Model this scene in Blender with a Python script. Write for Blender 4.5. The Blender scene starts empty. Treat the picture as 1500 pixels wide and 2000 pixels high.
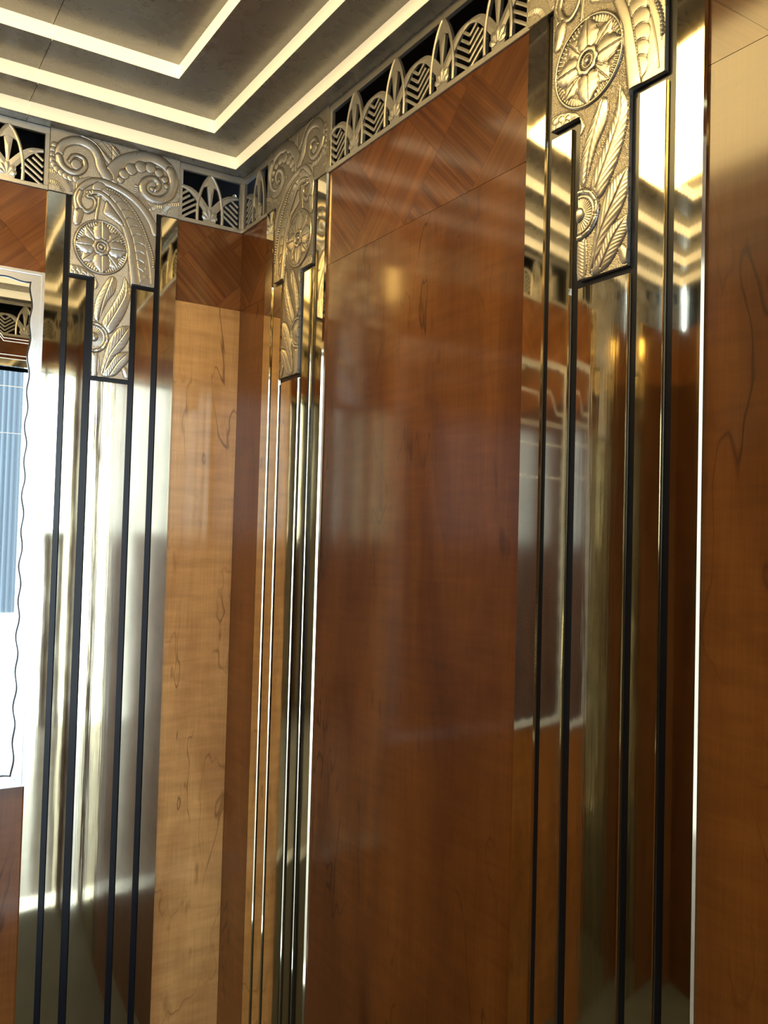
import bpy, math, random
import numpy as np
from mathutils import Matrix, Vector

sc = bpy.context.scene
H = 1.6                       # camera height above the cab floor

# ------------------------------------------------------------------ camera, sky, exposure
cam_d = bpy.data.cameras.new('camera'); cam = bpy.data.objects.new('camera', cam_d)
sc.collection.objects.link(cam); sc.camera = cam
F_PX, PITCH, ROLL, YAW = 1716.34, .033679, .026961, .563358
cam_d.sensor_fit = 'VERTICAL'; cam_d.sensor_height = 24.0; cam_d.lens = 24.0 * F_PX / 2000.0
cam_d.clip_start = .02
fw = Vector((math.sin(YAW)*math.cos(PITCH), math.cos(YAW)*math.cos(PITCH), math.sin(PITCH)))
rt = Vector((math.cos(YAW), -math.sin(YAW), 0)); up = rt.cross(fw)
R_ = rt*math.cos(ROLL) + up*math.sin(ROLL); U_ = up*math.cos(ROLL) - rt*math.sin(ROLL)
cam.matrix_world = Matrix(((R_.x, U_.x, -fw.x, -.9171), (R_.y, U_.y, -fw.y, -2.2179), (R_.z, U_.z, -fw.z, H), (0, 0, 0, 1)))

SKY = 8.0                     # overcast daylight outside the lobby windows
LAMP = 13.0                    # central ceiling diffuser
COVE = (1.9, 1.3, .95, .80)   # inner to outer light coves
sc.view_settings.view_transform = 'Standard'; sc.view_settings.look = 'None'
sc.view_settings.gamma = 1.0; sc.view_settings.use_curve_mapping = False
sc.view_settings.exposure = 0.0
sc.cycles.sample_clamp_indirect = 12.0
sc.cycles.caustics_refractive = False
sc.cycles.max_bounces = 10; sc.cycles.glossy_bounces = 8; sc.cycles.diffuse_bounces = 4

world = bpy.data.worlds.new('overcast_sky'); sc.world = world; world.use_nodes = True
bg = world.node_tree.nodes['Background']; bg.inputs[0].default_value = (.70, .86, 1.0, 1); bg.inputs[1].default_value = SKY

LOBBY_Y = -5.4
WIN = (-2.9, 2.6, H + .02, 3.25)      # x0, x1, sill, head of the lobby windows
pl = bpy.data.lights.new('window_daylight', 'AREA'); pl.shape = 'RECTANGLE'; pl.size = WIN[1]-WIN[0]; pl.size_y = WIN[3]-WIN[2]
pl.cycles.is_portal = True
po = bpy.data.objects.new('window_daylight', pl); sc.collection.objects.link(po)
po.location = ((WIN[0]+WIN[1])/2, LOBBY_Y-.05, (WIN[2]+WIN[3])/2); po.rotation_euler = (math.radians(90), 0, 0)

# ------------------------------------------------------------------ materials
def mat(name, base=(.5, .5, .5), metal=0., rough=.5, coat=0., coat_rough=.03, emit=None, estr=0.):
    m = bpy.data.materials.new(name); m.use_nodes = True
    b = m.node_tree.nodes['Principled BSDF']
    b.inputs['Base Color'].default_value = (*base, 1); b.inputs['Metallic'].default_value = metal
    b.inputs['Roughness'].default_value = rough; b.inputs['Coat Weight'].default_value = coat
    b.inputs['Coat Roughness'].default_value = coat_rough; b.inputs['Coat IOR'].default_value = 1.5
    if emit: b.inputs['Emission Color'].default_value = (*emit, 1); b.inputs['Emission Strength'].default_value = estr
    return m, m.node_tree.nodes, m.node_tree.links, b

def coords(nt, lk, scale=(1, 1, 1), rot=(0, 0, 0), rand=0.):
    tc = nt.new('ShaderNodeTexCoord'); mp = nt.new('ShaderNodeMapping')
    mp.inputs['Scale'].default_value = scale; mp.inputs['Rotation'].default_value = rot
    if rand:
        oi = nt.new('ShaderNodeObjectInfo'); mu = nt.new('ShaderNodeMath'); mu.operation = 'MULTIPLY'; mu.inputs[1].default_value = rand
        lk.new(oi.outputs['Random'], mu.inputs[0])
        ad = nt.new('ShaderNodeVectorMath'); ad.operation = 'ADD'
        lk.new(tc.outputs['Object'], ad.inputs[0]); lk.new(mu.outputs[0], ad.inputs[1]); lk.new(ad.outputs[0], mp.inputs['Vector'])
    else: lk.new(tc.outputs['Object'], mp.inputs['Vector'])
    return mp.outputs[0]
def noise(nt, lk, vec, scale, detail=3, rough=.5, dist=0.):
    n = nt.new('ShaderNodeTexNoise'); n.inputs['Scale'].default_value = scale; n.inputs['Detail'].default_value = detail
    n.inputs['Roughness'].default_value = rough; n.inputs['Distortion'].default_value = dist
    lk.new(vec, n.inputs['Vector']); return n.outputs['Fac']
def ramp(nt, lk, fac, stops):
    r = nt.new('ShaderNodeValToRGB'); e = r.color_ramp.elements
    while len(e) < len(stops): e.new(.5)
    for k, (p, c) in enumerate(stops): e[k].position = p; e[k].color = (*c, 1)
    lk.new(fac, r.inputs[0]); return r.outputs[0]
def mixc(nt, lk, a, b, fac, mode='MIX'):
    m = nt.new('ShaderNodeMix'); m.data_type = 'RGBA'; m.blend_type = mode
    for s, v in ((m.inputs[6], a), (m.inputs[7], b)):
        if isinstance(v, tuple): s.default_value = (*v, 1)
        else: lk.new(v, s)
    if isinstance(fac, float): m.inputs[0].default_value = fac
    else: lk.new(fac, m.inputs[0])
    return m.outputs[2]
def mth(nt, lk, op, a, b=None):
    m = nt.new('ShaderNodeMath'); m.operation = op
    for k, v in enumerate((a, b)):
        if v is None: continue
        if isinstance(v, (int, float)): m.inputs[k].default_value = v
        else: lk.new(v, m.inputs[k])
    return m.outputs[0]
def bump(nt, lk, b, h, strength, dist=.001, slot='Normal'):
    n = nt.new('ShaderNodeBump'); n.inputs['Strength'].default_value = strength; n.inputs['Distance'].default_value = dist
    lk.new(h, n.inputs['Height']); lk.new(n.outputs[0], b.inputs[slot])

def wood(name, lo, hi, rand):
    m, nt, lk, b = mat(name, rough=.4, coat=.9, coat_rough=.11)
    b.inputs['Specular IOR Level'].default_value = .12
    v = coords(nt, lk, (1, 1, .22), rand=rand)
    fig = noise(nt, lk, v, 5.5, 5, .55, .6)
    col = ramp(nt, lk, fig, [(.30, lo), (.50, tuple((a+c)/2 for a, c in zip(lo, hi))), (.72, hi)])
    rip = noise(nt, lk, coords(nt, lk, (7, 7, 46), rand=rand), 1.0, 3, .6, .3)
    col = mixc(nt, lk, col, ramp(nt, lk, rip, [(.3, (.80, .78, .74)), (.7, (1.15, 1.15, 1.12))]), .75, 'MULTIPLY')
    fib = noise(nt, lk, coords(nt, lk, (240, 240, 7), rand=rand), 1.0, 2, .5)
    col = mixc(nt, lk, col, ramp(nt, lk, fib, [(.3, (.86, .84, .80)), (.65, (1.05, 1.05, 1.05))]), .6, 'MULTIPLY')
    # wandering growth lines where a slow field crosses a level
    fld = noise(nt, lk, coords(nt, lk, (1, 1, .30), rand=rand), 3.6, 4, .62, .4)
    fr = mth(nt, lk, 'FRACT', mth(nt, lk, 'MULTIPLY', fld, 9.0))
    d = mth(nt, lk, 'ABSOLUTE', mth(nt, lk, 'SUBTRACT', fr, .5))
    line = ramp(nt, lk, d, [(.0, (1, 1, 1)), (.055, (0, 0, 0))])
    brk = ramp(nt, lk, noise(nt, lk, v, 9, 2), [(.42, (0, 0, 0)), (.62, (1, 1, 1))])
    lf = mixc(nt, lk, line, brk, 1.0, 'MULTIPLY')
    col = mixc(nt, lk, col, tuple(c*.42 for c in lo), mth(nt, lk, 'MULTIPLY', lf, .85))
    # small dark flecks
    fl = ramp(nt, lk, noise(nt, lk, coords(nt, lk, (30, 30, 9), rand=rand), 1.0, 2, .4), [(.70, (0, 0, 0)), (.80, (1, 1, 1))])
    col = mixc(nt, lk, col, tuple(c*.45 for c in lo), mth(nt, lk, 'MULTIPLY', fl, .5))
    lk.new(col, b.inputs['Base Color'])
    bump(nt, lk, b, fig, .03, .001, 'Coat Normal')
    return m
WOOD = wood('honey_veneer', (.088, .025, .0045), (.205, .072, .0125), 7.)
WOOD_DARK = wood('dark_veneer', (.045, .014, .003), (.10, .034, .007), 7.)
WOOD_DAYLIT = wood('daylit_honey_veneer', (.33, .145, .046), (.64, .355, .130), 5.)  # same honey veneer, lightened: doorway daylight painted into its colour

def band(name, ang, lo, hi, sc_=1.):
    m, nt, lk, b = mat(name, rough=.4, coat=.8, coat_rough=.12)
    b.inputs['Specular IOR Level'].default_value = .12
    ob = coords(nt, lk, (1, 1, 1), (0, ang, 0), rand=3.)
    mp = nt.new('ShaderNodeMapping'); mp.inputs['Scale'].default_value = (1.3, 1.3, 60*sc_); lk.new(ob, mp.inputs[0])
    st = noise(nt, lk, mp.outputs[0], 1.6, 4, .6, .35)
    mp2 = nt.new('ShaderNodeMapping'); mp2.inputs['Scale'].default_value = (8, 8, 330*sc_); lk.new(ob, mp2.inputs[0])
    fn = noise(nt, lk, mp2.outputs[0], 1.0, 2, .5)
    slow = noise(nt, lk, ob, 7, 2)
    col = ramp(nt, lk, st, [(.33, lo), (.66, hi)])
    col = mixc(nt, lk, col, ramp(nt, lk, fn, [(.3, (.8, .78, .75)), (.7, (1.1, 1.1, 1.1))]), .7, 'MULTIPLY')
    col = mixc(nt, lk, col, ramp(nt, lk, slow, [(.35, (.75, .73, .7)), (.65, (1.12, 1.12, 1.12))]), .8, 'MULTIPLY')
    lk.new(col, b.inputs['Base Color'])
    return m
BAND_A = band('diagonal_veneer_down', math.radians(-44), (.105, .031, .008), (.215, .078, .019))
BAND_B = band('diagonal_veneer_up', math.radians(44), (.135, .042, .009), (.235, .086, .020), .5)

def brass(name, base, streak, rough, wob=.35):
    m, nt, lk, b = mat(name, base, 1.0, rough)
    w1 = noise(nt, lk, coords(nt, lk, (14, 14, 5), rand=9.), 1.0, 2, .4)
    w2 = noise(nt, lk, coords(nt, lk, (190, 190, 5), rand=4.), 1.0, 2, .5)
    h = mth(nt, lk, 'ADD', w1, mth(nt, lk, 'MULTIPLY', w2, streak))
    bump(nt, lk, b, h, wob, .0035)
    r = ramp(nt, lk, noise(nt, lk, coords(nt, lk, (9, 9, 3)), 1.0, 4, .6), [(.3, (rough*.6,)*3), (.75, (rough*1.6,)*3)])
    lk.new(r, b.inputs['Roughness'])
    sm = noise(nt, lk, coords(nt, lk, (16, 16, 9), rand=3.), 1.0, 4, .6)
    lk.new(ramp(nt, lk, sm, [(.3, tuple(c*.86 for c in base)), (.6, base)]), b.inputs['Base Color'])
    return m
BRASS = brass('polished_brass', (.82, .72, .50), .010, .050, .05)
BRASS_MID = brass('drawn_brass', (.80, .71, .51), .14, .06, .10)
BLACK, _a, _b, _c = mat('black_enamel', (.003, .004, .008), 0., .30, .25, .10); _c.inputs['Specular IOR Level'].default_value = .3
DARK, _a, _b, _c = mat('dark_recess', (.008, .008, .009), 0., .8); _c.inputs['Specular IOR Level'].default_value = .05

def cast(name, base, rough, metal=1.):
    m, nt, lk, b = mat(name, base, metal, rough)
    n = noise(nt, lk, coords(nt, lk), 420, 3, .6)
    n2 = noise(nt, lk, coords(nt, lk), 30, 3, .6)
    lk.new(ramp(nt, lk, n2, [(.3, tuple(c*.82 for c in base)), (.7, base)]), b.inputs['Base Color'])
    lk.new(ramp(nt, lk, n2, [(.3, (rough*1.25,)*3), (.7, (rough*.8,)*3)]), b.inputs['Roughness'])
    bump(nt, lk, b, n, .25, .0006)
    return m, nt, lk, b, n
CAST, nt, lk, b, n = cast('silvered_relief', (.62, .58, .50), .31, .86)
# the ground between the ornaments is stippled: relief attribute 'ground' turns the grain up
at = nt.new('ShaderNodeAttribute'); at.attribute_name = 'ground'
vo = nt.new('ShaderNodeTexVoronoi'); vo.inputs['Scale'].default_value = 640; lk.new(coords(nt, lk), vo.inputs['Vector'])
hh = mth(nt, lk, 'ADD', mth(nt, lk, 'MULTIPLY', n, .25), mth(nt, lk, 'MULTIPLY', mth(nt, lk, 'MULTIPLY', vo.outputs['Distance'], at.outputs['Fac']), 1.6))
bump(nt, lk, b, hh, .5, .0009)
ac = nt.new('ShaderNodeAttribute'); ac.attribute_name = 'crevice'
src = b.inputs['Base Color'].links[0].from_socket
gc = mixc(nt, lk, src, (.44, .40, .33), mth(nt, lk, 'MULTIPLY', at.outputs['Fac'], .8))
lk.new(mixc(nt, lk, gc, (.10, .08, .055), mth(nt, lk, 'MULTIPLY', ac.outputs['Fac'], .85)), b.inputs['Base Color'])
GRILLE = cast('nickel_grille', (.66, .63, .56), .34, .72)[0]
SILVER = cast('silver_frame', (.86, .86, .84), .22, .7)[0]
MIRROR = mat('mirror_glass', (.86, .88, .87), 1.0, .012)[0]
ETCH = mat('etched_line', (.80, .80, .76), .3, .5)[0]

m, nt, lk, b = mat('bronzed_ceiling', (.13, .115, .095), .35, .24)
n1 = noise(nt, lk, coords(nt, lk), 9, 4, .6, .8)
lk.new(ramp(nt, lk, n1, [(.35, (.27, .250, .205)), (.7, (.285, .263, .216))]), b.inputs['Base Color'])
lk.new(ramp(nt, lk, noise(nt, lk, coords(nt, lk), 14, 3, .6, 1.5), [(.35, (.25,)*3), (.65, (.32,)*3)]), b.inputs['Roughness'])
CEIL = m
WARM = (1.0, .78, .43)
COVES = [mat('cove_diffuser', (.8, .76, .66), 0, .5, emit=WARM, estr=s)[0] for s in COVE]
LAMPM = mat('lamp_diffuser', (.8, .78, .7), 0, .5, emit=(1, .70, .27), estr=LAMP)[0]

m, nt, lk, b = mat('olive_carpet', (.05, .047, .03), 0, .95)
c1 = noise(nt, lk, coords(nt, lk), 260, 3, .6)
lk.new(ramp(nt, lk, c1, [(.3, (.03, .028, .018)), (.7, (.085, .08, .052))]), b.inputs['Base Color']); bump(nt, lk, b, c1, .6, .003)
CARPET = m
m, nt, lk, b = mat('pale_stone', (.55, .52, .47), 0, .18)
lk.new(ramp(nt, lk, noise(nt, lk, coords(nt, lk), 3, 5, .6, 1), [(.3, (.24, .22, .20)), (.7, (.36, .34, .31))]), b.inputs['Base Color'])
STONE = m
PLASTER = mat('lobby_plaster', (.50, .45, .38), 0, .7)[0]
LOBWOOD = mat('lobby_dado', (.16, .07, .03), 0, .3, .6, .1)[0]

# ------------------------------------------------------------------ mesh helpers
def link(name, me, parent=None, m=None, frame=None):
    o = bpy.data.objects.new(name, me); sc.collection.objects.link(o)
    if m is not None and len(me.materials) == 0: me.materials.append(m)
    if parent is not None: o.parent = parent
    if frame is not None: o.matrix_world = frame
    return o
def mesh(vs, fs, name='mesh'):
    me = bpy.data.meshes.new(name); me.from_pydata(vs, [], fs); me.update(); return me
def boxes(bs):
    vs, fs = [], []
    for x0, x1, y0, y1, z0, z1 in bs:
        k = len(vs)
        vs += [(x, y, z) for z in (z0, z1) for y in (y0, y1) for x in (x0, x1)]
        fs += [tuple(k+i for i in f) for f in ((0, 2, 3, 1), (4, 5, 7, 6), (0, 1, 5, 4), (2, 6, 7, 3), (0, 4, 6, 2), (1, 3, 7, 5))]
    return mesh(vs, fs)
def plate(x0, x1, z0, z1, yf, yb, c=.0012, bulge=0., n=1, cx=0., cy=0.):
    """a plate facing -y with a small chamfer; bulge bows its face across the width"""
    a0, a1 = (x0, x1) if cx else (x0+c, x1-c)       # cx, cy: splayed flanks outside the face
    xs = [x0-cx, a0] + [a0+(a1-a0)*i/n for i in range(1, n)] + [a1, x1+cx]
    vs, fs = [], []
    N = len(xs)
    prof = []
    for i, x in enumerate(xs):
        y = yf + (cy or c) if i in (0, N-1) else yf - bulge*(1-((2*(x-x0)/(x1-x0)-1)**2))
        prof.append((x, y))
    rows = [z0, z0+c, z1-c, z1]
    for j, z in enumerate(rows):
        for i, (x, y) in enumerate(prof):
            vs.append((x, max(y, yf+c) if j in (0, 3) else y, z))
    for j in range(3):
        for i in range(N-1): fs.append((j*N+i, j*N+i+1, (j+1)*N+i+1, (j+1)*N+i))
    k = len(vs); vs += [(x0-cx, yb, z0), (x1+cx, yb, z0), (x1+cx, yb, z1), (x0-cx, yb, z1)]
    fs.append((0, k, k+1, N-1)+tuple(range(N-2, 0, -1)))
    fs.append(tuple(3*N+i for i in range(N))+(k+2, k+3))
    fs.append((0, N, 2*N, 3*N, k+3, k)); fs.append((N-1, k+1, k+2, 4*N-1, 3*N-1, 2*N-1))
    fs.append((k, k+3, k+2, k+1))
    return mesh(vs, fs)
def ribbon(pts, hw, y0, y1, ridge=0., n=0):
    """a bar along a line in the wall plane: pts (x, z), half widths, front y0, back y1"""
    if n:
        P = np.array(pts, float); t = np.concatenate([[0], np.cumsum(np.hypot(*np.diff(P, axis=0).T))]); tt = np.linspace(0, t[-1], n)
        W = np.interp(tt, t, hw if not isinstance(hw, float) else [hw]*len(P))
        Q = smooth(P, n); pts = [tuple(q) for q in Q]; hw = list(W)
    if isinstance(hw, float): hw = [hw]*len(pts)
    vs, fs = [], []
    P = np.array(pts, float)
    for i in range(len(P)):
        d = P[min(i+1, len(P)-1)] - P[max(i-1, 0)]; d /= (np.hypot(*d)+1e-12); nx, nz = -d[1], d[0]
        x, z = P[i]; w = hw[i]
        a, c = (x+nx*w, z+nz*w), (x-nx*w, z-nz*w)
        vs += [(a[0], y1, a[1]), (a[0], y0, a[1]), (x, y0-ridge, z), (c[0], y0, c[1]), (c[0], y1, c[1])]
    for i in range(len(P)-1):
        k = i*5
        for j in range(5):
            jj = (j+1) % 5
            fs.append((k+j, k+jj, k+5+jj, k+5+j))
    fs.append((0, 4, 3, 2, 1)); k = (len(P)-1)*5; fs.append((k, k+1, k+2, k+3, k+4))
    me = mesh(vs, fs)
    return me
def smooth(P, n):
    """Catmull-Rom resample"""
    P = np.asarray(P, float)
    if len(P) < 3:
        t = np.linspace(0, 1, n)[:, None]; return P[0]*(1-t)+P[-1]*t
    Q = np.vstack([2*P[0]-P[1], P, 2*P[-1]-P[-2]]); out = []
    seg = len(P)-1
    for s in np.linspace(0, seg, n):
        i = min(int(s), seg-1); t = s-i
        a, b_, c, d = Q[i:i+4]
        out.append(.5*((2*b_)+(-a+c)*t+(2*a-5*b_+4*c-d)*t*t+(-a+3*b_-3*c+d)*t**3))
    return np.array(out)
def prism(poly, y0, y1, peak=0.):
    """extruded polygon in the wall plane, with an optional raised centre"""
    n = len(poly); vs = [(x, y0, z) for x, z in poly] + [(x, y1, z) for x, z in poly]
    fs = [(i, (i+1) % n, n+(i+1) % n, n+i) for i in range(n)] + [tuple(range(2*n-1, n-1, -1))]
    if peak:
        cx = sum(p[0] for p in poly)/n; cz = sum(p[1] for p in poly)/n
        vs.append((cx, y0-peak, cz)); fs += [(i, 2*n, (i+1) % n) for i in range(n)]
    else: fs.append(tuple(range(n)))
    return mesh(vs, fs)
def join(*mes):
    vs, fs = [], []
    for me in mes:
        k = len(vs); vs += [tuple(v.co) for v in me.vertices]; fs += [tuple(k+i for i in p.vertices) for p in me.polygons]
    return mesh(vs, fs)
def thing(name, label, cat, frame, group=None):
    o = bpy.data.objects.new(name, None); sc.collection.objects.link(o); o.empty_display_size = .05
    o.matrix_world = frame; o['label'] = label; o['category'] = cat
    if group: o['group'] = group
    return o
def tag(o, label, cat, group=None):
    o['label'] = label; o['category'] = cat
    if group: o['group'] = group
def frame_of(side, u=0., z=0., sx=1.):
    rot, org = {'left': (0, (0, 0)), 'right': (-90, (0, 0)), 'opposite': (90, (-1.76, -1.76)), 'front': (180, (0, -1.76))}[side]
    return Matrix.Translation((org[0], org[1], H)) @ Matrix.Rotation(math.radians(rot), 4, 'Z') @ Matrix.Translation((u, 0, z)) @ Matrix.Diagonal((sx, 1, 1, 1))
FLOOR = -H                    # wall frames have their zero at camera height
FB, FT, ST, CT, SEAM = .828, .9818, .6353, .3899, .617
WP = .007                     # veneer face behind the brass face

# ------------------------------------------------------------------ room shell
def structure(name, me, m, frame=None):
    o = link(name, me, None, m, frame); o['kind'] = 'structure'; return o
W_ = 1.76
floor = structure('floor', boxes([(-W_-.2, .2, -W_-.12, .2, -.05, 0)]), CARPET)
wl = structure('wall_left', boxes([(-W_-.1, .1, .012, .10, FLOOR, FB), (-W_-.1, .1, .07, .10, FB, FT+.2)]), DARK, frame_of('left'))
wr = structure('wall_right', boxes([(-.01, W_, .012, .10, FLOOR, FB), (-.01, W_, .07, .10, FB, FT+.2)]), DARK, frame_of('right'))
wo = structure('wall_opposite', boxes([(0, W_+.01, .012, .10, FLOOR, FB), (0, W_+.01, .07, .10, FB, FT+.2)]), DARK, frame_of('opposite'))
DO = (.012, 1.63, .70)         # doorway in the front wall: u0, u1, head
wf = structure('wall_front', boxes([(-.1, DO[0], .012, .12, FLOOR, FB), (DO[1], W_+.1, .012, .12, FLOOR, FB), (DO[0], DO[1], .012, .12, DO[2], FB), (-.1, W_+.1, .07, .12, FB, FT+.2)]), DARK, frame_of('front'))

# veneer: a tall sheet below the seam, diamond parquetry above it
def clip(poly, x0, x1, z0, z1):
    for ax, lim, sgn in ((0, x0, 1), (0, x1, -1), (1, z0, 1), (1, z1, -1)):
        out = []
        for i in range(len(poly)):
            p, q = poly[i], poly[(i+1) % len(poly)]
            a, b_ = (p[ax]-lim)*sgn, (q[ax]-lim)*sgn
            if a >= 0: out.append(p)
            if a*b_ < 0:
                t = a/(a-b_); out.append((p[0]+(q[0]-p[0])*t, p[1]+(q[1]-p[1])*t))
        poly = out
        if len(poly) < 3: return []
    return poly
def shrink(poly, g):
    cx = sum(p[0] for p in poly)/len(poly); cz = sum(p[1] for p in poly)/len(poly)
    out = []
    for x, z in poly:
        d = math.hypot(x-cx, z-cz) or 1; out.append((x-(x-cx)/d*g, z-(z-cz)/d*g))
    return out
def veneer(wall, u0, u1, zlo=FLOOR, phase=-.065, daylit=False, main=True, top=True, zb=SEAM, dark=False):
    if main:
        link('veneer_panel', plate(u0, u1, zlo, zb-.0004, WP, .012, .0003), wall, WOOD_DAYLIT if daylit else WOOD_DARK if dark else WOOD)
    if not top: return
    h = FB-SEAM; r = h/2; zc = (FB+SEAM)/2
    k0 = int((u0-phase)/h)-2
    for k in range(k0, k0+int((u1-u0)/h)+5):
        c = phase+k*h
        for poly, mm in (([(c-r, zc), (c, SEAM), (c+r, zc), (c, FB)], BAND_A if k % 2 == 0 else BAND_B),
                         ([(c, SEAM), (c+h, SEAM), (c+r, zc)], BAND_B if k % 2 == 0 else BAND_A), ([(c+r, zc), (c+h, FB), (c, FB)], BAND_B if k % 2 == 0 else BAND_A)):
            p = clip(poly, u0, u1, SEAM, FB)
            if len(p) >= 3:
                ar = abs(sum(p[i][0]*p[(i+1) % len(p)][1]-p[(i+1) % len(p)][0]*p[i][1] for i in range(len(p))))/2
                if ar > 2e-5: link('veneer_piece', prism(shrink(p, .0003), WP, .012), wall, mm)

A0, AW = -.5006, .324
veneer(wl, -.1766, .007, daylit=True)
MX0, MX1, MZ0, MZ1 = -1.2594, -.5006, -.599, .623      # mirror frame outline
veneer(wl, MX0, MX1, zb=MZ0, phase=-.695)
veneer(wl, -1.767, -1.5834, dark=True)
veneer(wr, -.007, .168, phase=.04)
veneer(wr, .486, 1.1626, phase=.59)
veneer(wr, 1.4992, 1.767, phase=1.59)
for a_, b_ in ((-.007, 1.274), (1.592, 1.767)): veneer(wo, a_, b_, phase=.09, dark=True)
veneer(wf, -.007, DO[0], phase=.0); veneer(wf, DO[1], 1.767, phase=.0)
link('veneer_panel', plate(DO[0], DO[1], DO[2]+.03, FB-.0004, WP, .012, .0003), wf, WOOD)
link('door_casing', boxes([(DO[0]-.0, DO[0]+.012, -.006, .125, FLOOR, DO[2]), (DO[1]-.028, DO[1], -.006, .125, FLOOR, DO[2]), (DO[0], DO[1], -.006, .125, DO[2], DO[2]+.03)]), wf, BRASS)
structure('trim_1', boxes([(-DO[1], -DO[0], -W_-.125, -W_+.02, 0, .006)]), SILVER)   # door sill

# ------------------------------------------------------------------ stepped ceiling with light coves
INS = [.46, .281, .1377, .037]
ZS = [1.110, 1.0778, 1.0459, 1.0137, .9818]          # lamp, then flanges downward
ceiling = structure('ceiling', boxes([(-W_-.1, .1, -W_-.12, .1, 1.15+H, 1.17+H)]), DARK)
def ring(i0, i1, z, joint):
    """flat flange between insets i0 (outer) and i1 (inner), cut at the panel joints"""
    out = []
    i1 -= .001
    lo0, hi0 = -W_+i0, -i0; lo1, hi1 = -W_+i1, -i1
    g = .0006
    J1, J2 = joint
    for ya, yb in ((hi1, hi0), (lo0, lo1)):
        for xa, xb in ((lo0, J1-g), (J1+g, J2-g), (J2+g, hi0)):
            out.append([(xa, xb, ya, yb, z, z+.012)])
    out.append([(hi1, hi0, lo1+g, hi1-g, z, z+.012)]); out.append([(lo0, lo1, lo1+g, hi1-g, z, z+.012)])
    return out
JOINT = (-W_+.557, -.557)
prev = -.012
for i in (3, 2, 1, 0):
    for bx in ring(prev, INS[i], ZS[i+1]+H, JOINT): link('ceiling_panel', boxes(bx), ceiling, CEIL)
    prev = INS[i]
    lo, hi = -W_+INS[i], -INS[i]; z0, z1 = ZS[i+1]+H, ZS[i]+H; t = .01; g = .0006
    for yy0, yy1 in ((hi, hi+t), (lo-t, lo)):
        for xa, xb in ((lo-t, JOINT[0]-g), (JOINT[0]+g, JOINT[1]-g), (JOINT[1]+g, hi+t)):
            link('light_cove', boxes([(xa, xb, yy0, yy1, z0+.0005, z1)]), ceiling, COVES[i])
    link('light_cove', boxes([(hi, hi+t, lo, hi, z0+.0005, z1)]), ceiling, COVES[i])
    link('light_cove', boxes([(lo-t, lo, lo, hi, z0+.0005, z1)]), ceiling, COVES[i])
lo, hi = -W_+INS[0], -INS[0]
link('ceiling_panel', boxes([(lo-.01, hi+.01, lo-.01, hi+.01, ZS[0]+H, ZS[0]+H+.01)]), ceiling, CEIL)
LX0, LX1, LY0, LY1 = -1.20, -.60, -1.31, -.45
link('lamp_diffuser', plate(LX0, LX1, 0, LY1-LY0, 0, .012, .004), ceiling, LAMPM, Matrix.Translation((0, LY0, ZS[0]+H-.012)) @ Matrix(((1, 0, 0, 0), (0, 0, 1, 0), (0, 1, 0, 0), (0, 0, 0, 1))))
link('lamp_bezel', boxes([(LX0-.015, LX0, LY0-.015, LY1+.015, ZS[0]+H-.014, ZS[0]+H-.0005), (LX1, LX1+.015, LY0-.015, LY1+.015, ZS[0]+H-.014, ZS[0]+H-.0005),
                          (LX0, LX1, LY0-.015, LY0, ZS[0]+H-.014, ZS[0]+H-.0005), (LX0, LX1, LY1, LY1+.015, ZS[0]+H-.014, ZS[0]+H-.0005)]), ceiling, BRASS)

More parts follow.
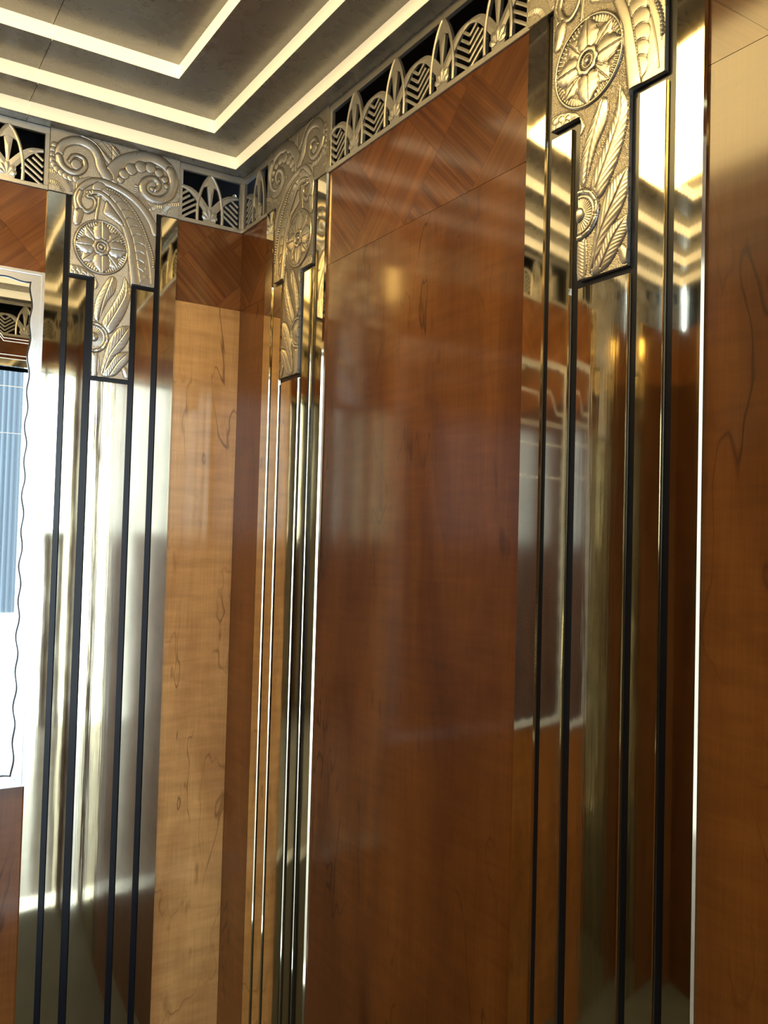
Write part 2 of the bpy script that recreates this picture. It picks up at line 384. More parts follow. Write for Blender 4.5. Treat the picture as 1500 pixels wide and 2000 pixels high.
# ------------------------------------------------------------------ relief casting
FE = {"scroll_l":[[138.5,503.4],[123.8,521.5],[115.8,546.0],[98.7,568.0],[73.1,575.5],[46.1,569.3],[25.4,550.8],[20.8,524.8],[29.4,504.6],[48.9,494.2],[69.2,496.9],[82.8,513.5],[80.5,530.8],[67.7,537.0],[54.2,533.5],[45.7,519.4]],"scroll_l2":[[147.9,539.7],[134.4,550.8],[117.4,568.1],[98.2,582.2],[72.6,589.7]],"scal_l":[[11.0,549.3],[6.1,533.9],[5.5,519.6],[9.3,506.5],[16.4,495.4],[27.8,487.7],[40.4,481.4],[56.2,479.4],[72.0,483.3]],"disc_l":[[62.8,515.5]],"scroll_r":[[147.1,495.8],[152.0,523.7],[174.9,551.5],[208.1,571.2],[244.7,580.7],[275.0,574.8],[298.4,558.2],[308.4,530.4],[301.8,498.6],[279.7,478.3],[253.6,474.7],[233.3,484.8],[227.7,503.2],[237.0,520.4],[256.6,527.7],[269.6,515.9],[263.8,500.8],[252.7,499.3]],"scal_r":[[170.6,504.0],[179.6,520.9],[197.1,537.6],[221.1,549.8],[245.7,553.6],[268.5,545.6],[284.1,532.0],[289.8,515.8]],"leaf_t":[[147.3,587.0],[164.4,575.7],[168.7,557.3],[151.2,545.4],[148.1,564.1]],"bar_r":[[172.0,564.2],[143.7,524.1]],"arc_l1":[[0.2,485.5],[17.9,484.1],[36.1,475.6],[47.8,462.0],[54.1,444.5]],"arc_l2":[[1.1,460.0],[14.4,458.5],[27.0,451.0],[35.2,438.9]],"arc_r1":[[252.1,445.8],[264.2,456.0],[281.7,458.8]],"arc_r2":[[284.9,439.5],[289.4,455.5],[301.7,468.3],[323.2,475.8]],"arc_m":[[210.8,496.7],[211.5,477.1],[221.8,464.8],[236.9,455.9],[247.1,445.9]],"band":[[69.2,405.4],[65.8,435.4],[77.4,462.0],[104.2,484.1],[139.2,486.6],[177.6,476.4],[209.7,459.5],[237.7,433.8],[256.0,408.1],[264.2,387.6]],"beads":[[139.7,472.2],[156.4,470.1],[175.8,461.3],[200.7,440.2],[221.1,415.3],[238.2,384.5],[253.1,350.5],[262.8,322.7],[265.6,293.5]],"lobes":[[121.1,467.7],[149.9,452.8],[171.9,436.1],[189.5,415.6],[205.0,389.7],[218.2,360.6],[224.3,329.8],[224.2,297.9],[221.6,267.9]],"stem":[[93.8,452.8],[121.4,458.2],[147.9,442.7],[167.7,420.5],[183.1,392.3],[197.7,356.3],[206.6,314.0],[212.8,276.1],[217.6,245.1]],"frill":[[154.4,458.7],[183.9,436.4],[204.2,411.6],[222.5,378.7],[238.4,345.0],[247.0,314.6],[253.0,283.7],[256.6,254.7]],"hook":[[75.5,449.6],[70.6,429.4],[79.3,411.2],[93.3,404.9],[106.8,415.1],[112.0,430.7],[104.6,442.2],[91.9,442.8],[98.3,455.1]],"drop":[[61.3,403.6],[79.3,410.0],[83.3,394.3],[74.0,368.4],[60.3,370.2]],"bar_m":[[120.7,446.0],[114.6,391.7]],"leaf_m":[[138.4,442.9],[155.7,425.0],[180.6,396.6],[180.9,386.9],[151.8,399.9],[132.6,410.1],[134.4,425.0]],"flower":[[130.0,322.9]],"flower_e":[[196.4,326.7]],"flower_n":[[131.0,390.0]],"shell":[[58.6,266.4],[77.8,266.6],[101.0,259.1],[114.1,249.6],[125.3,227.8],[116.5,216.6],[113.2,243.5],[59.5,243.0]],"leaf1":[[128.8,135.1],[118.7,145.4],[121.2,184.0],[135.0,219.9],[154.9,253.6],[169.3,247.8],[166.9,218.4],[150.1,191.3],[139.3,165.5]],"rib1":[[130.0,135.3],[138.5,187.0],[158.5,251.9]],"leaf2":[[190.4,261.4],[184.3,231.1],[164.5,186.5],[139.3,134.4],[157.8,110.8],[182.7,143.6],[200.4,185.3],[206.1,227.7]],"rib2":[[191.7,256.8],[192.1,215.5],[174.4,173.7],[150.2,126.5]],"daisy":[[118.6,96.6]],"daisy_e":[[155.8,100.9]],"leaf3":[[207.0,137.7],[183.2,130.4],[162.9,101.9],[150.1,64.1],[139.4,7.7],[154.1,21.5],[174.1,55.4],[196.9,82.7],[207.9,111.1]],"rib3":[[205.9,135.1],[188.9,105.8],[159.8,58.2],[145.1,10.8]],"leaf4":[[209.4,72.3],[180.9,63.6],[160.3,43.9],[143.0,4.6],[171.2,5.7],[191.8,26.4],[208.9,52.8]],"rib4":[[207.1,69.6],[184.0,44.7],[161.6,8.1]],"leaf5":[[122.4,57.9],[131.6,59.1],[134.9,33.3],[131.4,3.1],[117.6,1.4],[115.6,54.5]],"leaf6":[[191.8,26.4],[201.3,30.0],[211.7,9.5],[199.8,4.4]]}
PB = [0, .128, .174, .300, .359, .641, .691, .821, .871, 1.]
def relief_mesh():
    W = 324.0; zs_ = [0., (ST-CT)*1000, (FB-CT)*1000, (FT-CT)*1000]
    xb = [0, PB[2]*W, PB[4]*W, PB[5]*W, PB[7]*W, W]
    step = .95
    def lin(bs):
        out = [bs[0]]
        for a, c in zip(bs[:-1], bs[1:]): out += list(np.linspace(a, c, max(2, int((c-a)/step)+1))[1:])
        return np.array(out)
    X, Z = lin(xb), lin(zs_); nx, nz = len(X), len(Z)
    XX, ZZ = np.meshgrid(X, Z)                         # rows z
    Hm = np.zeros_like(XX); G = np.ones_like(XX)
    def box(pts, pad):
        pts = np.asarray(pts); x0, z0 = pts.min(0)-pad; x1, z1 = pts.max(0)+pad
        i0, i1 = np.searchsorted(X, [x0, x1]); j0, j1 = np.searchsorted(Z, [z0, z1])
        return slice(j0, max(j1, j0+1)), slice(i0, max(i1, i0+1))
    def dist(pts, S):
        x, z = XX[S], ZZ[S]; best = np.full(x.shape, 1e9); tb = np.zeros(x.shape); n = len(pts)-1
        for k in range(n):
            a, c = pts[k], pts[k+1]; d = c-a; L2 = d@d+1e-9
            t = np.clip(((x-a[0])*d[0]+(z-a[1])*d[1])/L2, 0, 1)
            q = np.hypot(x-a[0]-t*d[0], z-a[1]-t*d[1]); m_ = q < best
            best[m_] = q[m_]; tb[m_] = (k+t[m_])/n
        return best, tb
    def tube(pts, w0, w1, h, power=.5, base=0., groove=True):
        P = smooth(pts, max(12, 5*len(pts))); w = max(w0, w1); S = box(P, w+2)
        d, t = dist(P, S); ww = w0+(w1-w0)*t
        r = np.clip(1-(d/ww)**2, 0, 1)
        ins = d < ww
        Hm[S] = np.where(ins, base+h*r**power, Hm[S]); G[S] = np.where(ins, 0, G[S])
        if groove: Hm[S] -= .55*np.exp(-((d-ww)/.8)**2)
    def line(pts, w=.8, depth=.7):
        P = smooth(pts, max(8, 5*len(pts))); S = box(P, w*3); d, _ = dist(P, S); Hm[S] -= depth*np.exp(-(d/w)**2)
    def inside(P, S):
        x, z = XX[S], ZZ[S]; c = np.zeros(x.shape, bool)
        for k in range(len(P)):
            a, b2 = P[k], P[(k+1) % len(P)]
            if a[1] == b2[1]: continue
            m_ = ((a[1] > z) != (b2[1] > z)) & (x < (b2[0]-a[0])*(z-a[1])/(b2[1]-a[1])+a[0]); c ^= m_
        return c
    def leaf(pts, h, sig=4., rib=None, base=1.2, veins=True):
        P = smooth(list(pts)+[pts[0]], 6*len(pts)); S = box(P, 3); ins = inside(P, S); d, t = dist(P, S)
        hh = base+h*(1-np.exp(-d/sig))
        if rib is not None:
            Rb = smooth(rib, 24); rd, rt_ = dist(Rb, S); hh = hh-1.3*np.exp(-(rd/1.2)**2)
            if veins: hh = hh+.16*np.sin(rt_*70+rd*.9)*np.clip(rd/3, 0, 1)
        Hm[S] = np.where(ins, hh, Hm[S]); G[S] = np.where(ins, 0, G[S])
        Hm[S] -= np.where(~ins, .6*np.exp(-(d/.9)**2), 0)
    def ball(c, r, h, base=0., over=True):
        S = box([c], r+1.5); q = np.hypot(XX[S]-c[0], ZZ[S]-c[1]); ins = q < r
        v = base+h*np.sqrt(np.clip(1-(q/r)**2, 0, 1))
        Hm[S] = np.where(ins, v if over else np.maximum(Hm[S], v), Hm[S]); G[S] = np.where(ins, 0, G[S])
        Hm[S] -= .4*np.exp(-((q-r)/.6)**2)
    def along(pts, sp):
        P = smooth(pts, 200); s = np.concatenate([[0], np.cumsum(np.hypot(*np.diff(P, axis=0).T))])
        return [np.array([np.interp(v, s, P[:, 0]), np.interp(v, s, P[:, 1])]) for v in np.arange(0, s[-1], sp)]
    def reed(pts, w, h):                              # little tooth bars set across an arc
        P = smooth(pts, 60); S = box(P, w+1); d, t = dist(P, S)
        s = t*np.hypot(*np.diff(P, axis=0).T).sum()
        v = h*np.clip(1.2-(d/w)**6, 0, 1)*(.5+.5*np.cos(s*2*np.pi/4.4))
        ins = d < w; Hm[S] = np.where(ins, .2+v, Hm[S]); G[S] = np.where(ins, 0, G[S])
        Hm[S] += .8*np.exp(-((d-w-.6)/.7)**2)
    f = {k: [np.array(p) for p in v] for k, v in FE.items()}
    reed(f['arc_l1'], 4.2, 1.5); reed(f['arc_l2'], 3.8, 1.4); reed(f['arc_m'], 4.2, 1.3); reed(f['arc_r1'], 4.0, 1.4); reed(f['arc_r2'], 4.6, 1.5)
    leaf(f['leaf_t'], 1.6); tube(f['bar_r'], 4.0, 4.0, 1.6, .25)
    for k, p in enumerate(along(f['scal_l'], 12.0)): ball(p, 9.0, 2.0)
    tube(f['scroll_l2'], 7, 3, 1.8)
    for dx in (0, 9, 17): line([p+np.array([8+dx, 6+dx*.6]) for p in f['scroll_l2']], .9, .6)
    # broad right scroll with lobes in its hollow
    tube(f['scroll_r'], 17, 6.5, 3.2, .5)
    for k, p in enumerate(f['scal_r']): ball(p, [9, 13, 15, 15, 14, 11, 9, 7][k], 2.6, .9, True)
    tube(f['scroll_r'][6:], 12, 5.0, 3.4, .5)
    ball(f['scroll_r'][-1], 6.5, 2.6, 1.0)
    tube(f['scroll_l'], 13.5, 5.5, 3.4, .5); ball(f['disc_l'][0], 13, .9, 1.0); line([f['disc_l'][0]+13*np.array([math.cos(a), math.sin(a)]) for a in np.linspace(0, 6.28, 14)], .7, .6)
    tube(f['scroll_l'][7:], 9, 4.5, 3.8, .5)
    # great descending frond: outer band, bead string, frilled leaf, smooth stem
    leaf([(95, 492), (140, 496), (185, 478), (225, 448), (262, 400), (266, 330), (266, 246), (206, 246), (200, 360), (185, 400), (160, 440), (120, 462), (80, 440), (64, 450), (68, 478)], .5, 6, None, 1.0)
    tube(f['band'], 7.5, 9.5, 2.6, .5, 1.0)
    line(f['frill'], .9, 1.0)
    lob = f['lobes']; P = along(lob, 22)
    for k, p in enumerate(P): ball(p, 18, 1.5, 1.5, True)
    tube(f['stem'], 5.5, 12, 2.4, .5, 1.6)
    for k, p in enumerate(along(f['beads'], 6.2)): ball(p-np.array([.09*k, 0]), 2.6+k*.022, 3.4, 1.0)
    line([p+np.array([-5, -2]) for p in f['beads']], .7, .6)
    tube(f['bar_m'], 3.6, 3.6, 1.8, .25)
    leaf(f['leaf_m'], 2.2, 5, [f['leaf_m'][0], f['leaf_m'][2]])
    tube(f['hook'], 6.5, 3.4, 3.0, .5, .6); ball(f['hook'][-1], 4.4, 2.6, 1)
    leaf(f['drop'], 2.8, 5)
    # flower medallion
    c = f['flower'][0]; rx, rz = 66.5, 67.5
    S = box([c], 70); dx, dz = (XX[S]-c[0])/rx, (ZZ[S]-c[1])/rz; q = np.hypot(dx, dz); th = np.arctan2(dz, dx)
    Hm[S] = np.where(q < 1, .5, Hm[S])
    teeth = .2+1.3*(.5+.5*np.cos(th*62)); Hm[S] = np.where((q > .80) & (q < .93), teeth, Hm[S]); G[S] = np.where((q > .78) & (q < 1), 0, G[S])
    Hm[S] = np.where((q > .93) & (q < 1.0), 1.0+2.2*np.sqrt(np.clip(1-((q-.965)/.035)**2, 0, 1)), Hm[S])
    Hm[S] -= .7*np.exp(-((q-1.01)/.012)**2)
    def petals(n, off, r0, r1, wid, h, base, notch):
        for k in range(n):
            a = off+k*2*math.pi/n; ca, sa = math.cos(a), math.sin(a)
            lx = ((XX[S]-c[0])*ca+(ZZ[S]-c[1])*sa); lz = (-(XX[S]-c[0])*sa+(ZZ[S]-c[1])*ca)
            t = (lx-r0)/(r1-r0); w = wid*np.clip(np.sin(np.clip(t, 0, 1)**.85*math.pi), 0, 1)**.62+.01
            w = w*(1+notch*np.cos(t*26))
            ins = (t > 0) & (t < 1) & (np.abs(lz) < w); e = np.abs(lz)/w
            hh = base+h*(1-e**3)*(.55+.45*np.sin(np.clip(t, 0, 1)*math.pi))-1.3*np.exp(-(lz/1.1)**2)+.14*np.cos(lz*2.2-lx*.6)
            Hm[S] = np.where(ins, hh, Hm[S]); G[S] = np.where(ins, 0, G[S])
            Hm[S] -= np.where(~ins & (t > 0) & (t < 1), .45*np.exp(-((np.abs(lz)-w)/.8)**2)*(Hm[S] < base+1), 0)
    petals(4, math.radians(42), 14, 60, 16.5, 2.2, .9, .06)
    petals(4, math.radians(2), 12, 64, 21, 3.0, 1.5, .04)
    q2 = np.hypot(XX[S]-c[0], ZZ[S]-c[1]); lobe = 21*(1+.07*np.cos(8*th))
    Hm[S] = np.where(q2 < lobe, 3.2+2.2*np.sqrt(np.clip(1-((q2-16.5)/6.5)**2, 0, 1)), Hm[S]); Hm[S] -= .8*np.exp(-((q2-lobe)/.8)**2)
    Hm[S] = np.where(q2 < 14, 3.0+.8*np.cos(q2*1.35)+.5*np.cos(th*22)*(q2 > 9), Hm[S]); Hm[S] = np.where(q2 < 4.5, 4.6+1.6*np.sqrt(np.clip(1-(q2/4.5)**2, 0, 1)), Hm[S])
    G[S] = np.where(q2 < lobe, 0, G[S])
    # lower foliage
    leaf(f['shell'], 1.6, 5)
    for k, p in enumerate([(66, 258), (78, 256), (92, 252), (72, 248), (88, 245), (104, 243)]): ball(p, 6.5, 1.2, 1.5)
    leaf(f['leaf5'], 2, 5, [f['leaf5'][1], f['leaf5'][3]]); leaf(f['leaf6'], 1.6, 4)
    leaf(f['leaf4'], 2.6, 5, f['rib4']); leaf(f['leaf3'], 2.8, 6, f['rib3'])
    leaf(f['leaf2'], 3.0, 6, f['rib2']); leaf(f['leaf1'], 3.0, 7, f['rib1'])
    c = f['daisy'][0]; S = box([c], 42); q = np.hypot(XX[S]-c[0], ZZ[S]-c[1]); th = np.arctan2(ZZ[S]-c[1], XX[S]-c[0])
    rim = (q > 30) & (q < 37.5); bead = .5+.5*np.cos(th*11); bead = np.clip(bead*1.6, 0, 1)+.35*np.cos(th*66)*(bead < .35)
    Hm[S] = np.where(q < 37.5, 1.2, Hm[S])
    Hm[S] = np.where(rim, 1.2+3.2*np.sqrt(np.clip(1-((q-33.7)/3.8)**2, 0, 1))*(.65+.35*bead), Hm[S])
    Hm[S] = np.where((q > 25) & (q < 28.5), 2.4, Hm[S])
    Hm[S] = np.where(q < 25, 1.0+.9*(.5+.5*np.cos(th*34))+.05*(25-q), Hm[S]); Hm[S] = np.where(q < 10.5, 2.2+4.2*np.sqrt(np.clip(1-(q/10.5)**2, 0, 1)), Hm[S])
    G[S] = np.where(q < 38, 0, G[S]); Hm[S] -= .8*np.exp(-((q-38.3)/.8)**2)
    Hm = np.clip(Hm, -.8, 9)
    # faces only where the casting is
    xc, zc = (X[:-1]+X[1:])/2, (Z[:-1]+Z[1:])/2; XC, ZC = np.meshgrid(xc, zc)
    keep = (ZC > zs_[2]) | ((ZC > zs_[1]) & (XC > xb[1]) & (XC < xb[4])) | ((XC > xb[2]) & (XC < xb[3]))
    idx = np.arange(nx*nz).reshape(nz, nx)
    J, I = np.nonzero(keep); quads = np.stack([idx[J, I], idx[J, I+1], idx[J+1, I+1], idx[J+1, I]], 1)
    yf = -.002-Hm*.85/1000.0
    V = np.stack([XX/1000, yf, ZZ/1000+CT], -1).reshape(-1, 3)
    # skirt
    kp = np.zeros((nz+1, nx+1), bool); kp[1:nz, 1:nx] = keep
    edges = []
    for j in range(nz-1):
        for i in range(nx-1):
            if not keep[j, i]: continue
            if not kp[j, i+1]: edges.append((idx[j, i], idx[j, i+1]))
            if not kp[j+2, i+1]: edges.append((idx[j+1, i+1], idx[j+1, i]))
            if not kp[j+1, i]: edges.append((idx[j+1, i], idx[j, i]))
            if not kp[j+1, i+2]: edges.append((idx[j, i+1], idx[j+1, i+1]))
    used = np.unique(quads); remap = -np.ones(nx*nz, int); remap[used] = np.arange(len(used))
    V2 = V[used]; gr = G.reshape(-1)[used]; Q = remap[quads]
    ed = np.array([(remap[a], remap[c_]) for a, c_ in edges]); ring_ = np.unique(ed); back = {int(v): len(V2)+k for k, v in enumerate(ring_)}
    Vb = V2[ring_].copy(); Vb[:, 1] = .0045
    fs = np.vstack([Q, np.array([(a, back[int(a)], back[int(c_)], c_) for a, c_ in ed])])
    VV = np.vstack([V2, Vb]); me = bpy.data.meshes.new('relief_casting')
    me.vertices.add(len(VV)); me.vertices.foreach_set('co', VV.astype(np.float32).ravel())
    me.loops.add(fs.size); me.loops.foreach_set('vertex_index', fs.astype(np.int32).ravel())
    me.polygons.add(len(fs)); me.polygons.foreach_set('loop_start', np.arange(0, fs.size, 4, dtype=np.int32)); me.polygons.foreach_set('loop_total', np.full(len(fs), 4, np.int32))
    sm = np.ones(len(fs), bool); sm[len(Q):] = False; me.polygons.foreach_set('use_smooth', sm)
    me.update(calc_edges=True)
    bl = Hm.copy()
    for _ in range(3):                                # dark patina in crevices, also painting in shade between the ornaments
        for ax in (0, 1): bl = (np.roll(bl, 1, ax)+bl+np.roll(bl, -1, ax)+np.roll(bl, 2, ax)+np.roll(bl, -2, ax))/5
    cav = np.clip((bl-Hm)*1.3-.10, 0, 1).reshape(-1)[used]
    ac = me.attributes.new('crevice', 'FLOAT', 'POINT'); ac.data.foreach_set('value', np.concatenate([cav, np.zeros(len(Vb))]).astype(np.float32))
    at_ = me.attributes.new('ground', 'FLOAT', 'POINT'); at_.data.foreach_set('value', np.concatenate([gr, np.zeros(len(Vb))]).astype(np.float32))
    me.materials.append(CAST); return me

# ------------------------------------------------------------------ pilasters
GAP = .0105
def pilaster(side, u, w, mirrored, label, group):
    fr = frame_of(side, u + (w if mirrored else 0), 0, (-w if mirrored else w)/AW)
    t = thing('pilaster', label, 'pilaster', fr, group)
    X = [p*AW for p in PB]
    link('enamel_board', pil_mesh['board'], t); 
    for k in range(5): link('brass_strip', pil_mesh[k], t)
    link('relief_casting', pil_mesh['relief'], t)
    return t
X = [p*AW for p in PB]
pil_mesh = {'relief': relief_mesh(), 'board': boxes([(.0012, AW-.0012, .005, .0115, FLOOR+.001, FT-.001)])}
pil_mesh['board'].materials.append(BLACK)
for k, (a_, b_, top) in enumerate(((0, 1, FB-.001), (2, 3, ST-GAP), (4, 5, CT-GAP), (6, 7, ST-GAP), (8, 9, FB-.001))):
    pil_mesh[k] = plate(X[a_], X[b_], FLOOR+.001, top, 0., .0068, .0009, .0009 if k == 2 else .00009, 20 if k == 2 else 8, .0015, .0048)
    pil_mesh[k].materials.append(BRASS_MID if k == 2 else BRASS)
pilaster('left', A0, AW, False, 'brass and black pilaster between the mirror and the corner, brightly lit', 'pilasters')
pilaster('right', .1679, .3181, True, 'brass and black pilaster just right of the corner, seen edge-on', 'pilasters')
pilaster('right', 1.1626, .3366, False, 'widest brass and black pilaster at the right, its relief cut by the top edge', 'pilasters')
pilaster('left', -1.5834, AW, True, 'brass pilaster left of the mirror, seen only as a reflection in the wide right pilaster', 'reflected pilasters')
#pilaster('opposite', .2608, .3366, True, 'brass pilaster on the unseen opposite wall nearer the doorway', 'reflected pilasters')
pilaster('opposite', 1.274, .3181, False, 'brass pilaster on the unseen opposite wall nearer the mirror', 'reflected pilasters')

# ------------------------------------------------------------------ openwork frieze grilles
OB, OT = .8388, .9640          # opening
Y0, Y1 = .0030, .0080
def arc_in(d): return float(np.interp(d, [0, .012, .022, .032, .040, .047, .055], [.0755, .0735, .068, .058, .049, .041, .033]))
def gm():
    g = {}
    z = lambda h: OB+h
    side = [(.0345, -.001), (.0352, .02), (.0338, .045), (.0300, .065), (.0245, .085), (.0165, .104), (.0075, .118), (.0005, .1245)]
    g['arch'] = join(ribbon([(x, z(h)) for x, h in side], .0036, Y0-.002, Y1, .0012, 16), ribbon([(-x, z(h)) for x, h in side], .0036, Y0-.002, Y1, .0012, 16),
                     prism([(0, z(.1255)), (-.0075, z(.116)), (-.0150, z(.1035)), (-.0212, z(.089)), (0, z(.1005)), (.0212, z(.089)), (.0150, z(.1035)), (.0075, z(.116))], Y0-.001, Y1))
    g['stem'] = prism([(-.0028, z(.036)), (.0028, z(.036)), (.0100, z(.0935)), (0, z(.1008)), (-.0100, z(.0935))], Y0-.0016, Y1, .0012)
    arm = [(.004, .026), (.014, .037), (.026, .051), (.038, .064), (.052, .0745), (.066, .0795), (.0795, .0815)]
    wd = [.0085, .0098, .0098, .0088, .0068, .0050, .0040]
    for s, nme in ((1, 'arm_r'), (-1, 'arm_l')): g[nme] = ribbon([(s*x, z(h)) for x, h in arm], wd, Y0, Y1, .0008, 14)
    # stepped scallops incised on the arms become thin raised tongues
    g['tongue_r'] = prism([(.050, z(.0700)), (.060, z(.0735)), (.066, z(.0800)), (.056, z(.0790)), (.046, z(.0745))], Y0-.0012, Y1-.002, .0006)
    g['tongue_l'] = prism([(-x, zz) for x, zz in [(.050, z(.0700)), (.060, z(.0735)), (.066, z(.0800)), (.056, z(.0790)), (.046, z(.0745))]][::-1], Y0-.0012, Y1-.002, .0006)
    g['foot'] = prism([(-.0165, z(-.001)), (-.0185, z(.010)), (-.0200, z(.026)), (-.010, z(.037)), (0, z(.041)), (.010, z(.037)), (.0200, z(.026)), (.0185, z(.010)), (.0165, z(-.001))], Y0+.0004, Y1)
    lf = []
    for a in (-62, -31, 0, 31, 62):
        r = math.radians(a); L = .034 if a == 0 else (.031 if abs(a) < 40 else .024); c = .0065
        ux, uz = math.sin(r), math.cos(r); px, pz = uz, -ux
        lf.append(prism([(ux*.004, z(.004)+uz*.004), (ux*L*.55+px*c, z(.004)+uz*L*.55+pz*c), (ux*L*.9+px*c*.75, z(.004)+uz*L*.9+pz*c*.75), (ux*L, z(.004)+uz*L),
                         (ux*L*.9-px*c*.75, z(.004)+uz*L*.9-pz*c*.75), (ux*L*.55-px*c, z(.004)+uz*L*.55-pz*c)][::-1], Y0-.0012, Y1-.001, .0016))
    g['fan'] = join(*lf)
    for s, nme in ((1, 'chev_r'), (-1, 'chev_l')):       # bars from the arch centre line (x = .08) back towards the lancet
        for k, h0 in enumerate((.058, .0425, .027, .0115, -.004)):
            pts = []
            for d in np.linspace(0, .049, 9):
                h = h0+.78*d-1.6*d*d
                if h > arc_in(d)+.002: break
                pts.append((s*(.0802-d), z(max(h, -.001))))
            if len(pts) > 1: g['%s%d' % (nme, k)] = ribbon(pts, .0029, Y0+.001, Y1, .0004)
    return g
GM = gm()
for m_ in GM.values(): m_.materials.append(GRILLE)
def grille(side, u0, u1, centres, label, group=None, half=None):
    t = thing('frieze_grille', label, 'grille', frame_of(side), group)
    b_ = .0105
    zz0, zz1 = FB+.0003, FT-.0003
    for bx in ((u0, u1, Y0, Y1+.004, zz0, OB), (u0, u1, Y0, Y1+.004, OT, zz1), (u0, u0+b_, Y0, Y1+.004, OB+.0002, OT-.0002), (u1-b_, u1, Y0, Y1+.004, OB+.0002, OT-.0002)):
        link('frame_bar', plate(bx[0], bx[1], bx[4], bx[5], bx[2], bx[3], .0008), t, GRILLE)
    for c in centres:
        def put(nm, key):
            o = link(nm, GM[key], t); o.location = (c, 0, 0)
        put('pointed_arch', 'arch'); put('stem', 'stem'); put('fan_foot', 'foot'); put('fan_leaf', 'fan')
        for s, lim in (('l', c-.08 > u0-.012), ('r', c+.08 < u1+.012)):
            if not lim: continue
            put('arch_arm', 'arm_'+s); put('tongue', 'tongue_'+s)
            for k in range(5):
                if 'chev_%s%d' % (s, k) in GM: put('chevron_bar', 'chev_%s%d' % (s, k))
    if half:                                            # a cut-off half arch at the frame
        c, s = half
        for key, nm in [('arm_'+s, 'arch_arm')]+[('chev_%s%d' % (s, k), 'chevron_bar') for k in range(5)]:
            src = GM[key]; vs = [(min(max(v.co.x+c, u0+.004), u1-.004), v.co.y, v.co.z) for v in src.vertices]
            link(nm, mesh(vs, [tuple(p.vertices) for p in src.polygons]), t, GRILLE)
    return t
grille('left', -.1764, .0055, [-.090], 'small openwork frieze grille on the left wall, touching the corner')
grille('right', -.0055, .1677, [.105], 'narrow openwork frieze grille squeezed between the corner and the edge-on pilaster')
grille('left', -1.2592, -.5008, [-1.0800, -.9200, -.7600, -.5940-.0], 'openwork frieze grille above the mirror at the left edge')
grille('right', .4862, 1.1624, [.6005, .7605, .9205, 1.0805], 'long openwork frieze grille with pointed arches and chevrons above the broad wood panel', half=(.4405, 'r'))
grille('right', 1.4994, 1.755, [1.63], 'openwork frieze grille right of the wide pilaster, just above the picture', 'grilles out of view')
grille('left', -1.755, -1.5836, [-1.669], 'openwork frieze grille of the far left corner, seen only in reflections', 'grilles out of view')
grille('opposite', .005, 1.2738, [.0557+.16*k for k in range(8)], 'long openwork frieze grille on the unseen opposite wall', 'grilles out of view')
grille('front', .005, 1.755, [.08+.16*k for k in range(11)], 'openwork frieze grille over the doorway, reflected in the mirror', 'grilles out of view')
for (x, z_, nm) in ((-.0175, .930, 'left'),):
    kn = prism([(x+.005*math.cos(a), z_+.005*math.sin(a)) for a in np.linspace(0, 5.76, 11)], .012, .07, .004)
    o = link('screw_head', kn, None, GRILLE, frame_of(nm)); tag(o, 'small shiny screw head behind the corner grille of the left wall', 'screw')

# ------------------------------------------------------------------ framed mirror
mr = thing('wall_mirror', 'tall etched mirror in a wavy-edged silver frame at the left edge', 'mirror', frame_of('left'))
link('mirror_glass', boxes([(MX0+.012, MX1-.012, .004, .0115, MZ0+.012, MZ1-.012)]), mr, MIRROR)
def wavy(p0, p1, width, inward, period, amp, y0, y1, m, name, off=0.):
    """a frame bar whose inner edge ripples"""
    p0, p1 = np.array(p0), np.array(p1); L = np.hypot(*(p1-p0)); d = (p1-p0)/L; nrm = np.array(inward)
    n = int(L/.004); vs, fs = [], []
    for i in range(n+1):
        s = L*i/n; a = p0+d*s
        w = width+amp*math.sin(s/period*2*math.pi)+amp*.35*math.sin(s/period*3.1+1)
        e = a+nrm*w; o_ = a if off == 0 else a+nrm*(w-off)
        # keep mitred ends
        vs += [(o_[0], y0, o_[1]), (e[0], y0, e[1]), (e[0], y1, e[1]), (o_[0], y1, o_[1])]
    for i in range(n):
        k = 4*i
        for j in range(4): fs.append((k+j, k+(j+1) % 4, k+4+(j+1) % 4, k+4+j))
    fs += [(3, 2, 1, 0), (4*n, 4*n+1, 4*n+2, 4*n+3)]
    return link(name, mesh(vs, fs), mr, m)
FWD = .0265
for p0, p1, inw, ti in (((MX1-.001, MZ0), (MX1-.001, MZ1), (-1, 0), 0), ((MX0+.001, MZ1), (MX0+.001, MZ0), (1, 0), 0), ((MX1-.0, MZ1-.001), (MX0, MZ1-.001), (0, -1), 1), ((MX0, MZ0+.001), (MX1, MZ0+.001), (0, 1), 1)):
    ins = .024 if ti else 0
    a = (p0[0]+(ins if p1[0] > p0[0] else -ins), p0[1]) if ti else p0
    c = (p1[0]+(-ins if p1[0] > p0[0] else ins), p1[1]) if ti else p1
    wavy(a, c, FWD-(.004 if ti else 0), inw, .083, .0026, -.003 if ti else -.0032, .004, SILVER, 'frame_bar')
    wavy(a, c, FWD-(.004 if ti else 0)+.0022, inw, .083, .0026, .0015, .004, BLACK, 'frame_edge_shadow', .003)  # black ribbon laid in for the shadow line along the frame's inner edge
link('frame_lip', boxes([(MX1-.007, MX1-.0004, -.0065, -.0032, MZ0, MZ1), (MX0+.0004, MX0+.007, -.0065, -.0032, MZ0, MZ1),
                         (MX0+.0075, MX1-.0075, -.0065, -.0032, MZ1-.007, MZ1-.0004), (MX0+.0075, MX1-.0075, -.0065, -.0032, MZ0+.0004, MZ0+.007)]), mr, SILVER)
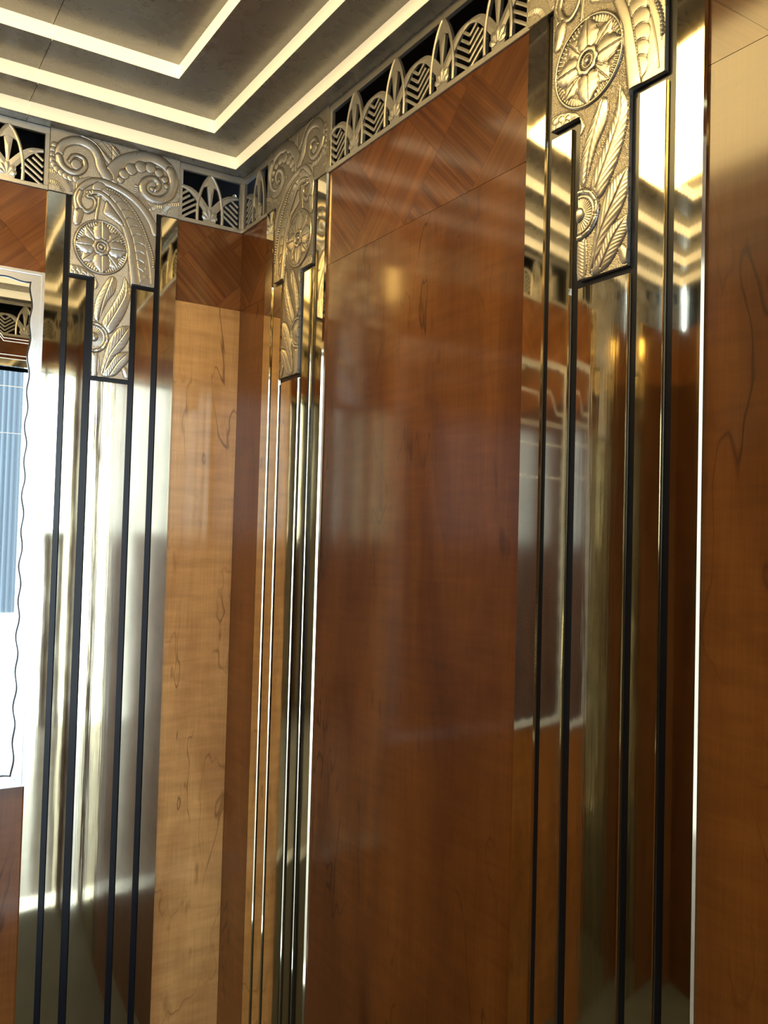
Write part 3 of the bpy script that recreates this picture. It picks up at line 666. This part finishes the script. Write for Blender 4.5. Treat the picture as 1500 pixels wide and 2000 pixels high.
for zt, ze in ((.522, .456), (.516, .449), (.417, .417), (.408, .408), (.343, .343), (.232, .232)):
    cx = (MX0+MX1)/2
    pts = [(MX1-.03, ze), (-.586, ze), (-.64, zt), (2*cx+.64, zt), (2*cx+.586, ze), (MX0+.03, ze)]
    link('etched_line', ribbon(pts, .0009, .0034, .0045), mr, ETCH)

# ------------------------------------------------------------------ lobby behind the photographer
lf_ = structure('floor_lobby', boxes([(-4.6, 3.6, LOBBY_Y-.1, -W_-.126, -.05, 0)]), STONE)
x0, x1, s0, s1 = WIN
lw = structure('wall_lobby', boxes([(-4.6, x0, LOBBY_Y-.1, LOBBY_Y, 0, 3.5), (x1, 3.6, LOBBY_Y-.1, LOBBY_Y, 0, 3.5), (x0, x1, LOBBY_Y-.1, LOBBY_Y, s1, 3.5)]), PLASTER)
link('dado', boxes([(x0, -1.3, LOBBY_Y-.1, LOBBY_Y, 0, s0), (.60, x1, LOBBY_Y-.1, LOBBY_Y, 0, s0)]), lw, LOBWOOD)
cur = thing('window_curtain', 'grey blue curtain beside the lobby door, seen only in the mirror', 'curtain', Matrix.Translation((.24, LOBBY_Y+.08, 0)))
vs = []; fs = []
for i in range(33):
    x = -.13+.26*i/32; y = .02*math.sin(i*1.2)
    vs += [(x, y, .95), (x, y, 3.2)]
for i in range(32): fs.append((2*i, 2*i+2, 2*i+3, 2*i+1))
CL, nt, lk, b = mat('grey_blue_cloth', (.45, .52, .58), 0, .9)
tr = nt.new('ShaderNodeBsdfTranslucent'); tr.inputs[0].default_value = (.22, .25, .27, 1); mx = nt.new('ShaderNodeMixShader')
lk.new(b.outputs[0], mx.inputs[1]); lk.new(tr.outputs[0], mx.inputs[2]); lk.new(mx.outputs[0], nt['Material Output'].inputs[0])
link('curtain_cloth', mesh(vs, fs), cur, CL)
link('curtain_rail', boxes([(-.16, .16, -.03, .03, 3.2, 3.23)]), cur, BRASS)
nm_ = 5
for k in range(nm_+1):
    xx = x0+(x1-x0)*k/nm_+.12; link('window_mullion', boxes([(xx-.03, xx+.03, LOBBY_Y-.02, LOBBY_Y+.02, s0, s1)]), lw, BRASS)
structure('wall_lobby_east', boxes([(3.5, 3.6, LOBBY_Y, -W_-.126, 0, 3.5)]), PLASTER)
structure('wall_lobby_west', boxes([(-4.6, -4.5, LOBBY_Y, -W_-.126, 0, 3.5)]), PLASTER)
structure('wall_lobby_front', boxes([(-4.5, -W_-.1, -W_-.20, -W_-.126, 0, 3.5), (.1, 3.5, -W_-.20, -W_-.126, 0, 3.5), (-W_-.1, .1, -W_-.20, -W_-.126, H+DO[2]+.03, 3.5)]), LOBWOOD)
structure('ceiling_lobby', boxes([(-4.6, 3.6, LOBBY_Y-.1, -W_-.2, 3.5, 3.55)]), PLASTER)
